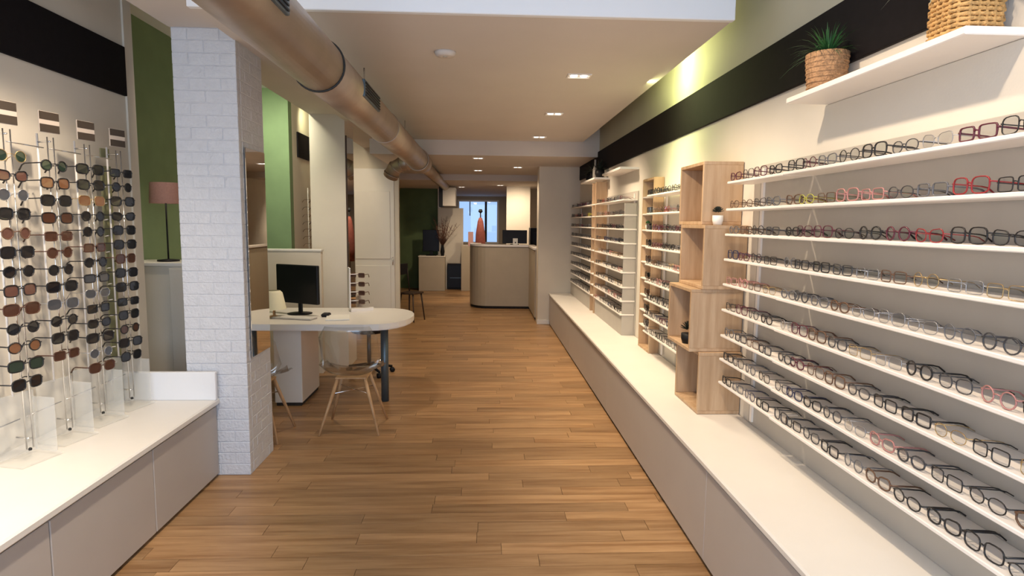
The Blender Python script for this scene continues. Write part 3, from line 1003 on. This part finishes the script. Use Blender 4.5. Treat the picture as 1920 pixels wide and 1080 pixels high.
for y, lab in ((4.61, 'nearest'), (6.15, 'middle'), (7.77, 'farthest')):
    downlight(0.675, y - 0.11, ZC, lab + ' recessed twin light of three in the beige lowered ceiling', 'recessed lights in the lowered ceiling')
for x, y, lab in ((-0.08, 8.5, 'small ceiling light just past the header, left'), (0.53, 9.8, 'small ceiling light past the header, right'),
                  (-0.1, 10.5, 'small ceiling light farther back over the counter')):
    downlight(x, y, ZH, lab, 'recessed lights over the counter', 0.9)
for x, y, lab in ((0.35, 13.2, 'tiny ceiling light in the far back room, right'), (-0.5, 14.0, 'tiny ceiling light in the far back room, left')):
    downlight(x, y, 2.39, lab, 'recessed lights in the back room', 0.9)
sd = thing('smoke_detector', 'round off-white smoke detector on the beige lowered ceiling', 'smoke detector', (-0.244, 3.96, ZC))
MB().lathe([(0.03, -0.028), (0.055, -0.026), (0.066, -0.012), (0.068, 0)], n=28).build('cover', M_ceil, sd)
MB().lathe([(0.012, -0.031), (0.014, -0.028)], n=12).build('sensor', M_panel, sd)
# cove tube behind the ceiling edge on the right
cv = thing('cove_tube', 'yellow-green glowing cove light above the right ceiling edge', 'light', (1.22, 4.0, 2.74))
MB().tube([(0, 0, 0), (0, 1.25, 0)], 0.013, n=10).build('tube', M_cove, cv)
MB().box(-0.03, 0.03, -0.03, 1.28, -0.028, -0.018).build('tray', M_shelf, cv)
light('AREA', (1.30, 4.62, 2.80), 11, (0.93, 1.0, 0.42), aim=(1.5, 4.62, 2.68), size=0.08, size_y=1.2)

# ================================================================== MIRRORS
mr = thing('wall_mirror', 'tall frameless mirror on the aisle side of the brick column', 'mirror', (-1.46, 3.86, 0.74))
MB().bbox(0.006, 0.012, 0.0, 0.33, 0.0, 1.30, 0.002).build('glass', M_mirror, mr)
MB().box(0.0045, 0.006, 0.02, 0.31, 0.02, 1.28).build('backing', M_dwood, mr)
m2 = thing('wall_mirror', 'tall narrow mirror on the aisle side of the cream column', 'mirror', (-1.47, 6.70, 0.5))
MB().bbox(0.002, 0.012, 0.0, 0.34, 0.0, 2.0, 0.002).build('glass', M_mirror, m2)
MB().bbox(0.0, 0.016, -0.012, 0.0, 0.0, 2.0, 0.002).build('edge_strip', M_dwood, m2)

# ================================================================== DESK BAY
dk = thing('desk', 'white consultation desk with rounded end and steel leg', 'desk', (-2.25, 5.12, 0))
xr, yd = 1.61, 1.0
poly = [(0, 0), (0.2, 0)]
poly = [(0.0, 0.0)]
for k in range(13):   # right rounded end, superelliptic
    t = -PI / 2 + PI * k / 12
    poly.append((1.25 + 0.36 * math.cos(t) ** 0.8 if math.cos(t) > 1e-6 else 1.25, yd / 2 + (yd / 2) * math.sin(t)))
poly.append((0.0, yd))
MB().prism(poly, 0.695, 0.74).build('desktop', M_white, dk)
MB().prism([(x * 0.992 + 0.004, y * 0.98 + 0.01) for x, y in poly], 0.685, 0.695).build('underlay', M_shelf, dk)
MB().bbox(0.455, 0.69, 0.14, 0.69, 0.03, 0.685, 0.003).build('pedestal', M_white, dk)
MB().box(0.465, 0.68, 0.15, 0.68, 0.0, 0.03).build('plinth', M_gap, dk)
MB().tube([(1.375, 0.29, 0.0), (1.375, 0.29, 0.685)], 0.034, n=20).build('leg', M_steel, dk)
MB().bbox(0.0, 0.06, 0.1, 0.9, 0.0, 0.685, 0.002).build('end_panel', M_white, dk)

# monitor on the desk
mo = thing('monitor', 'black computer monitor on the white desk', 'monitor', (-1.70, 5.72, 0.741), math.radians(-28))
MB().lathe([(0.11, 0), (0.112, 0.006), (0.03, 0.014)], n=24).build('base', M_black, mo)
MB().bbox(-0.02, 0.02, 0.0, 0.02, 0.01, 0.25, 0.002).build('neck', M_black, mo)
scn = MB().bbox(-0.25, 0.25, -0.035, 0.0, 0.10, 0.455, 0.006).build('screen_housing', M_black, mo)
MB().box(-0.235, 0.235, -0.0365, -0.035, 0.125, 0.44).build('screen', M_screen, scn)
kb = thing('keyboard', 'slim grey keyboard in front of the monitor', 'keyboard', (-1.66, 5.42, 0.741), math.radians(-15))
MB().bbox(-0.19, 0.19, -0.06, 0.06, 0, 0.012, 0.003).build('body', M_panel, kb)
keys = MB()
for r_ in range(4):
    for c_ in range(13):
        keys.box(-0.18 + c_ * 0.028, -0.156 + c_ * 0.028, -0.052 + r_ * 0.027, -0.030 + r_ * 0.027, 0.012, 0.016)
kk = keys.build('keys', M_paper, kb)
kk['kind'] = 'stuff'
dl = thing('desk_lamp', 'small cream shaded lamp left of the monitor on the desk', 'lamp', (-1.86, 5.50, 0.741))
MB().lathe([(0.055, 0), (0.055, 0.01), (0.012, 0.02), (0.010, 0.09)], n=20).build('base', M_beech, dl)
MB().lathe([(0.105, 0.075), (0.075, 0.22), (0.055, 0.24)], n=24, cap=False).build('shade', M_cream, dl)
cs = tag(MB().bbox(0, 0.20, 0, 0.28, 0, 0.012, 0.002).build('paper_pile', M_paper, None, (-1.36, 5.30, 0.741)), 'flat pile of white papers on the desk', 'papers')
cs.rotation_euler = (0, 0, 0.2)
ml = tag(MB().bbox(-0.035, 0.035, -0.05, 0.05, 0, 0.03, 0.01).build('mouse', M_black, None, (-1.42, 5.56, 0.741)), 'black computer mouse to the right of the keyboard', 'mouse')

# small frame stand on the desk
fs = thing('frame_stand', 'small white tabletop stand holding brown frames on the desk', 'display stand', (-1.17, 5.92, 0.741), math.radians(20))
MB().prism([(-0.11, -0.07), (0.11, -0.02), (0.11, 0.03), (-0.11, 0.05)], 0, 0.03).build('base', M_shelf, fs)
MB().bbox(-0.12, -0.108, -0.05, 0.05, 0.03, 0.42, 0.002).build('post', M_shelf, fs)
for k in range(4):
    MB().tube([(-0.108, 0, 0.10 + k * 0.085), (-0.02, 0, 0.10 + k * 0.085)], 0.004, n=6).build('peg', M_shelf, fs)
from mathutils import Euler
for k in range(4):
    a = math.radians(20)
    lx, ly = -0.04, 0.0
    put_glasses('eyeglasses', 'eyeglasses', 'brown eyeglasses on the tabletop stand, %s from its top' % ORD[4 - k], 'frames on the tabletop stand',
                (-1.17 + lx * math.cos(a), 5.92 + lx * math.sin(a), 0.741 + 0.10 + k * 0.085 - 0.036), math.radians(80), 'square', 'brown', 0.0035, 'brown', True)

# clear shell chairs
def shell_chair(label, loc, rz):
    t = thing('shell_chair', label, 'chair', loc, rz, 'clear shell chairs at the desk')
    # local: front towards +Y, back rest at -Y
    def surf(u, v):
        # v: 0 front edge .. 1 top of back ; u: 0..1 across
        s = (u - 0.5) * 2
        if v < 0.5:
            q = v / 0.5
            y_ = 0.21 - 0.36 * q
            z_ = 0.445 - 0.015 * math.sin(q * PI) + (-0.02 if q < 0.1 else 0)
        else:
            q = (v - 0.5) / 0.5
            y_ = -0.15 - 0.095 * math.sin(q * PI / 2)
            z_ = 0.445 + 0.385 * q
        wd = 0.225 - 0.02 * abs(v - 0.45) - (0.05 * max(0, v - 0.85) / 0.15 if v > 0.85 else 0)
        rise = (abs(s) ** 3) * (0.085 if v > 0.15 else 0.03)
        if v > 0.5:
            return (s * wd, y_ + (abs(s) ** 2.5) * 0.10 * (1 - 0.5 * (v - 0.5) * 2), z_ + rise * (1 - (v - 0.5) * 2))
        return (s * wd, y_, z_ + rise)
    sh = MB().grid(surf, 14, 20).build('shell', M_clear, t)
    md = sh.modifiers.new('thickness', 'SOLIDIFY'); md.thickness = 0.005
    for sx in (-1, 1):
        for sy in (-1, 1):
            MB().tube([(sx * 0.10, sy * 0.09 + 0.01, 0.415), (sx * 0.222, sy * 0.20, 0.0)], [0.015, 0.009], n=10).build('leg', M_beech, t)
    for (a, b) in (((-0.14, -0.12, 0.30), (0.14, 0.13, 0.30)), ((0.14, -0.12, 0.30), (-0.14, 0.13, 0.31))):
        MB().tube([a, b], 0.004, n=6).build('brace', M_chrome, t)
    MB().bbox(-0.12, 0.12, -0.10, 0.12, 0.408, 0.420, 0.003).build('seat_mount', M_beech, t)
    return t


shell_chair('clear plastic shell chair with beech legs in front of the desk', (-1.0, 4.70, 0.0), 0.0)
shell_chair('clear plastic shell chair mostly hidden behind the brick column', (-1.69, 4.53, 0.0), 0.0)

# rolling stool
st = thing('rolling_stool', 'black rolling stool behind the white desk', 'stool', (-1.20, 6.42, 0))
MB().lathe([(0.05, 0.44), (0.17, 0.445), (0.185, 0.46), (0.18, 0.50), (0.12, 0.515)], n=28).build('seat', M_black, st)
MB().tube([(0, 0, 0.08), (0, 0, 0.44)], 0.022, n=14).build('post', M_steel, st)
for k in range(5):
    a = 2 * PI * k / 5 + 0.3
    c, s = math.cos(a), math.sin(a)
    MB().tube([(0, 0, 0.10), (c * 0.24, s * 0.24, 0.062)], [0.020, 0.013], n=8).build('base_arm', M_black, st)
    w_ = MB().tube([(c * 0.24 - s * 0.022, s * 0.24 + c * 0.022, 0.026), (c * 0.24 + s * 0.022, s * 0.24 - c * 0.022, 0.026)], 0.026, n=14).build('caster', M_black, st)

# half partitions / cabinets
hp = thing('low_partition', 'chest-high cream partition behind the monitor', 'partition', (-2.58, 6.42, 0))
MB().bbox(0, 0.90, 0, 0.08, 0, 1.285, 0.003).build('board', M_wall, hp)
MB().bbox(-0.0, 0.91, -0.01, 0.09, 1.285, 1.307, 0.003).build('cap', M_white, hp)
kb2 = thing('tall_cabinet', 'chest-high white cabinet under the table lamp by the green wall', 'cabinet', (-2.59, 4.50, 0))
MB().bbox(0, 0.66, 0, 0.34, 0, 1.265, 0.003).build('body', M_wall, kb2)
MB().bbox(-0.0, 0.67, -0.01, 0.35, 1.265, 1.29, 0.003).build('top', M_white, kb2)
MB().bbox(0.34, 0.655, -0.014, -0.001, 0.02, 1.25, 0.002).build('door', M_wall, kb2)
tl = thing('table_lamp', 'table lamp with dusty rose drum shade on the white cabinet', 'lamp', (-2.335, 4.66, 1.29))
MB().lathe([(0.075, 0), (0.075, 0.012), (0.01, 0.018)], n=24).build('base', M_black, tl)
MB().tube([(0, 0, 0.015), (0, 0, 0.47)], 0.006, n=8).build('pole', M_black, tl)
MB().lathe([(0.108, 0.425), (0.100, 0.575)], n=32, cap=False).build('shade', M_lshade, tl)

# ================================================================== PLANTS
def blades(rng, n, r0, L, droop, wd, mtl, name, parent, z0, xmax=0.085):
    b = MB()
    for k in range(n):
        a = rng.uniform(0, 2 * PI)
        el = rng.uniform(0.35, 1.45)
        ln = L * rng.uniform(0.7, 1.1)
        c, s = math.cos(a), math.sin(a)
        pts = []
        for q in range(6):
            t = q / 5
            rr = r0 * rng.uniform(0.2, 1.0) * 0.0 + r0 * 0.4 + ln * t * math.cos(el)
            zz = ln * t * math.sin(el) - droop * ln * t * t * (1.3 - el * 0.5)
            pts.append((min(c * rr, xmax), s * rr, z0 + zz))
        for q in range(5):
            w0, w1 = wd * (1 - q / 5.2), wd * (1 - (q + 1) / 5.2)
            p, p2 = pts[q], pts[q + 1]
            b._add([(p[0] - s * w0, p[1] + c * w0, p[2]), (p[0] + s * w0, p[1] - c * w0, p[2]), (p2[0] + s * w1, p2[1] - c * w1, p2[2]), (p2[0] - s * w1, p2[1] + c * w1, p2[2])],
                   [(0, 1, 2, 3)], 0)
    o = b.build(name, mtl, parent)
    o['kind'] = 'stuff'
    return o


rp = random.Random(3)
pp = thing('potted_grass', 'green spiky plant in tan woven pot on the high white shelf', 'plant', (1.405, 2.54, 2.1485))
MB().lathe([(0.066, 0), (0.070, 0.01), (0.078, 0.085), (0.083, 0.150), (0.079, 0.153), (0.076, 0.13)], n=32).build('pot', M_pot, pp)
for k in range(7):
    MB().tube([(0.0705 * (1 + 0.022 * k) * math.cos(t), 0.0705 * (1 + 0.022 * k) * math.sin(t), 0.016 + k * 0.0195) for t in [2 * PI * q / 28 for q in range(28)]], 0.005, n=5, closed=True).build('weave_band', M_pot, pp)
MB().lathe([(0.074, 0.135), (0.074, 0.145)], n=24).build('soil', M_soil, pp)
blades(rp, 130, 0.02, 0.20, 0.55, 0.0045, M_leaf, 'foliage', pp, 0.14)

# wicker basket at the near end of the shelf
wb = thing('wicker_basket', 'golden wicker basket with pale leaves at the near end of high shelf', 'basket', (1.400, 1.80, 2.1485))
rings = 14
for k in range(rings):
    z = 0.008 + k * 0.0135
    pts = []
    for q in range(40):
        t = 2 * PI * q / 40
        c, s = math.cos(t), math.sin(t)
        r = (abs(c) ** 4 + abs(s) ** 4) ** -0.25
        wv = 0.003 * (1 if (q + k) % 2 else -1)
        pts.append((c * (0.072 * r + wv), s * (0.072 * r + wv), z))
    MB().tube(pts, 0.0068, n=5, closed=True).build('cane_ring', M_wick, wb)
for q in range(20):
    t = 2 * PI * (q * 2 + 0.5) / 40
    c, s = math.cos(t), math.sin(t)
    r = (abs(c) ** 4 + abs(s) ** 4) ** -0.25
    MB().tube([(c * 0.072 * r, s * 0.072 * r, 0.002), (c * 0.072 * r, s * 0.072 * r, 0.195)], 0.0045, n=5).build('stake', M_wick, wb)
MB().lathe([(0.06, 0.15), (0.06, 0.16)], n=16).build('soil', M_soil, wb)
blades(rp, 40, 0.03, 0.26, 0.9, 0.007, M_leafp, 'foliage', wb, 0.17)

# small pots by the oak boxes
def small_pot(label, loc, mp_, ml_, r=0.03, h=0.055, grp='small potted plants by the racks', sc_=1.0):
    t = thing('small_plant', label, 'plant', loc, 0, grp)
    MB().lathe([(r * 0.8, 0), (r, h * 0.5), (r, h), (r * 0.85, h)], n=20).build('pot', mp_, t)
    b = MB()
    rr = random.Random(int(loc[1] * 100))
    for k in range(70):
        a, e = rr.uniform(0, 2 * PI), rr.uniform(0.1, 1.5)
        d = Vector((math.cos(a) * math.cos(e), math.sin(a) * math.cos(e), math.sin(e)))
        p = Vector((0, 0, h + r * 0.6))
        q = p + d * r * 1.15 * sc_
        b.tube([p + d * r * 0.3, q], [0.0035, 0.001], n=3, cap=False)
    o = b.build('foliage', ml_, t)
    o['kind'] = 'stuff'
    return t


zt3 = 0.5015 + 3 * (BH + 0.001)
small_pot('tiny dark green plant in white pot on the ledge below top oak box', (1.335, 3.468, zt3), M_paper, M_leafd, 0.030, 0.055)
small_pot('small black potted succulent inside the jutting oak box', (1.235, 3.60, 0.5015 + BH + 0.001 + 0.0205), M_black, M_leafd, 0.040, 0.06, sc_=1.1)
small_pot('small green plant on the third shelf of the oak frame', (1.45, 5.385, SHZ[2] + 0.0005), M_paper, M_leaf, 0.022, 0.04)

# dark plants and vases on the far shelf
for i, (y_, hh, lab) in enumerate(((7.50, 0.20, 'dark bushy plant on the small far shelf, nearest of three'), (7.85, 0.26, 'dark bushy plant on the small far shelf, middle of three'),
                                   (8.18, 0.18, 'dark bushy plant on the small far shelf, farthest of three'))):
    t = thing('dark_plant', lab, 'plant', (1.405, y_, 2.1485), 0, 'dark plants on the far shelf')
    MB().lathe([(0.04, 0), (0.06, 0.05), (0.055, 0.10)], n=18).build('pot', M_black, t)
    blades(rp, 60, 0.02, hh, 0.5, 0.010, M_leafd, 'foliage', t, 0.09)
gv = thing('glass_bottle', 'slim pale grey bottle among the dark plants on the far shelf', 'bottle', (1.38, 7.68, 2.1485))
MB().lathe([(0.028, 0), (0.03, 0.12), (0.012, 0.17), (0.012, 0.24)], n=16).build('body', M_panel, gv)

# ================================================================== RECEPTION
rc = thing('reception_counter', 'taupe reception counter with curved left corner', 'counter', (0, 0, 0))
cp = [(0.84, 9.97), (0.84, 11.30)]
for k in range(9):
    t = k / 8 * PI / 2
    cp.append((0.10 - 0.36 * math.sin(t), 11.35 + 0.45 * (1 - math.cos(t)) + 0.0))
cp += [(-0.26, 12.3)]
inner = [(-0.20, 12.3), (-0.20, 11.85), (0.10, 11.42), (0.90, 11.36), (0.90, 9.97)]
poly = cp + inner
MB().prism(poly, 0.05, 1.16).build('front', M_counter, rc)
top = [(x - 0.02 if i < 2 else x, yy - 0.015) for i, (x, yy) in enumerate(cp)] + [(-0.05, 12.3), (-0.05, 11.95), (0.10, 11.70), (0.95, 11.60), (0.95, 9.97)]
MB().prism(top, 1.16, 1.19).build('counter_top', M_shelf, rc)
MB().prism([(x + 0.02, yy + 0.03) for x, yy in cp] + inner, 0.0, 0.05).build('plinth', M_gap, rc)

pm = thing('counter_monitor', 'wide black monitor on the reception counter', 'monitor', (0.58, 11.50, 1.192), 0)
MB().bbox(-0.23, 0.23, -0.02, 0.01, 0.02, 0.27, 0.004).build('screen_housing', M_black, pm)
MB().bbox(-0.08, 0.08, -0.05, 0.05, 0, 0.012, 0.003).build('base', M_black, pm)
MB().bbox(-0.02, 0.02, 0.01, 0.03, 0.01, 0.15, 0.002).build('neck', M_black, pm)
nc = thing('counter_card', 'small white card holder in front of the counter monitor', 'card', (0.59, 11.44, 1.1905))
MB().bbox(-0.045, 0.045, 0.0, 0.008, 0.0, 0.12, 0.001).build('card', M_paper, nc)
MB().box(-0.01, 0.012, -0.001, 0.0, 0.03, 0.055).build('print', M_black, nc)
bt = thing('back_unit', 'black appliance standing behind the counter by the pier', 'appliance', (1.0, 12.4, 0))
MB().bbox(-0.06, 0.25, 0, 0.4, 0, 1.50, 0.005).build('body', M_black, bt)
MB().bbox(0.0, 0.2, -0.01, 0.0, 0.9, 1.4, 0.002).build('front', M_screen, bt)
# things behind the counter
rr_ = thing('rust_coat', 'rust red garment hanging on a stand behind the counter', 'garment', (-0.07, 13.2, 0))
MB().lathe([(0.10, 0.75), (0.115, 1.0), (0.10, 1.35), (0.06, 1.62), (0.03, 1.70)], n=16).build('cloth', M_rust, rr_)
MB().tube([(0, 0, 0), (0, 0, 1.80)], 0.015, n=8).build('pole', M_black, rr_)
MB().lathe([(0.16, 0), (0.16, 0.02), (0.02, 0.03)], n=20).build('base', M_black, rr_)
MB().lathe([(0.02, 1.80), (0.05, 1.83), (0.03, 1.88)], n=12).build('finial', M_black, rr_)
# shelf unit left of the counter with pink card
cb = thing('white_bar', 'tall stepped cream counter block behind the beige plinth', 'counter', (-1.09, 14.72, 0))
MB().bbox(0.0, 0.60, 0.0, 0.14, 0.62, 1.93, 0.004).build('tall_panel', M_wall, cb)
MB().bbox(0.60, 0.76, 0.0, 0.14, 0.62, 1.06, 0.004).build('low_panel', M_wall, cb)
MB().bbox(0.0, 0.22, 0.0, 0.14, 0.0, 0.62, 0.004).build('base_panel', M_wall, cb)
uf = thing('under_counter_fridge', 'black glass-fronted fridge under the cream counter block', 'fridge', (-0.86, 14.62, 0))
MB().bbox(0, 0.52, 0.02, 0.24, 0.0, 0.60, 0.004).build('body', M_black, uf)
MB().bbox(0.01, 0.51, 0.0, 0.02, 0.04, 0.58, 0.003).build('door', M_screen, uf)
MB().box(0.06, 0.46, -0.003, 0.0, 0.27, 0.285).build('handle', M_steel, uf)
pk = thing('pink_card', 'small pink card display left of the rust garment', 'card', (-0.30, 14.3, 0))
MB().bbox(-0.06, 0.06, 0, 0.03, 1.05, 1.38, 0.003).build('card', M_pink, pk)
MB().bbox(-0.22, 0.10, 0.0, 0.3, 0.0, 1.05, 0.004).build('stand', M_counter, pk)
hs_ = thing('hanging_screen', 'grey hanging screen box with black side above the cream block', 'screen', (-0.98, 13.6, 1.93))
MB().bbox(0.0, 0.08, -0.02, 0.5, 0.0, 0.44, 0.004).build('black_side', M_black, hs_)
MB().bbox(0.08, 0.36, 0.0, 0.5, 0.02, 0.42, 0.004).build('panel', M_panel, hs_)
MB().tube([(0.2, 0.2, 0.42), (0.2, 0.2, 0.46)], 0.02, n=8).build('bracket', M_black, hs_)

# plinth with dark equipment and dried branches
pl = thing('display_plinth', 'beige box plinth beside the dark green wall', 'plinth', (-1.50, 14.26, 0))
MB().bbox(0, 0.60, 0, 0.42, 0.0, 0.79, 0.004).build('body', M_counter, pl)
MB().bbox(-0.01, 0.61, -0.01, 0.43, 0.79, 0.815, 0.003).build('top', M_wall, pl)
eq = thing('dark_monitor', 'small black monitor on the beige plinth', 'monitor', (-1.22, 14.45, 0.8155))
MB().bbox(-0.20, 0.18, -0.02, 0.02, 0.10, 0.60, 0.005).build('screen_housing', M_screen, eq)
MB().bbox(-0.12, 0.12, -0.09, 0.09, 0.0, 0.02, 0.003).build('base', M_black, eq)
MB().bbox(-0.04, 0.04, -0.02, 0.02, 0.02, 0.12, 0.003).build('neck', M_black, eq)
vb = thing('dried_branches', 'vase of reddish brown dried branches beside the plinth monitor', 'plant', (-0.955, 14.36, 0.8155))
MB().lathe([(0.035, 0), (0.05, 0.10), (0.03, 0.22), (0.035, 0.25)], n=16).build('vase', M_black, vb)
br = MB()
rb_ = random.Random(9)
for k in range(34):
    a, e = rb_.uniform(0, 2 * PI), rb_.uniform(0.9, 1.5)
    d = Vector((math.cos(a) * math.cos(e), math.sin(a) * math.cos(e), math.sin(e)))
    L = rb_.uniform(0.35, 0.75)
    p0 = Vector((0, 0, 0.22)); p1 = p0 + d * L * 0.5; p2 = p0 + d * L + Vector((rb_.uniform(-.06, .06), rb_.uniform(-.06, .06), 0))
    br.tube([p0, p1, p2], [0.006, 0.006, 0.003], n=4)
    for q in range(3):
        s0 = p1.lerp(p2, q / 3)
        br.tube([s0, s0 + Vector((rb_.uniform(-.07, .07), rb_.uniform(-.07, .07), rb_.uniform(0, .09)))], [0.005, 0.002], n=3)
o = br.build('branches', M_dry, vb)
o['kind'] = 'stuff'

# dark chair past the desk
dc = thing('dark_chair', 'dark wooden chair with splayed legs at the closet corner', 'chair', (-1.17, 9.95, 0), 1.1)
dc.scale = (0.8, 0.8, 1.0)
MB().bbox(-0.19, 0.19, -0.18, 0.18, 0.44, 0.465, 0.006).build('seat', M_dwood, dc)
for sx in (-1, 1):
    for sy in (-1, 1):
        MB().tube([(sx * 0.15, sy * 0.14, 0.44), (sx * 0.20, sy * 0.19, 0.0)], [0.017, 0.012], n=8).build('leg', M_dwood, dc)
    MB().tube([(sx * 0.16, 0.15, 0.465), (sx * 0.17, 0.22, 0.90)], 0.012, n=8).build('back_post', M_dwood, dc)
MB().bbox(-0.19, 0.19, 0.20, 0.225, 0.74, 0.92, 0.006).build('backrest', M_black, dc)

print('objects', len(bpy.data.objects), 'glasses', total, 'planks', count)
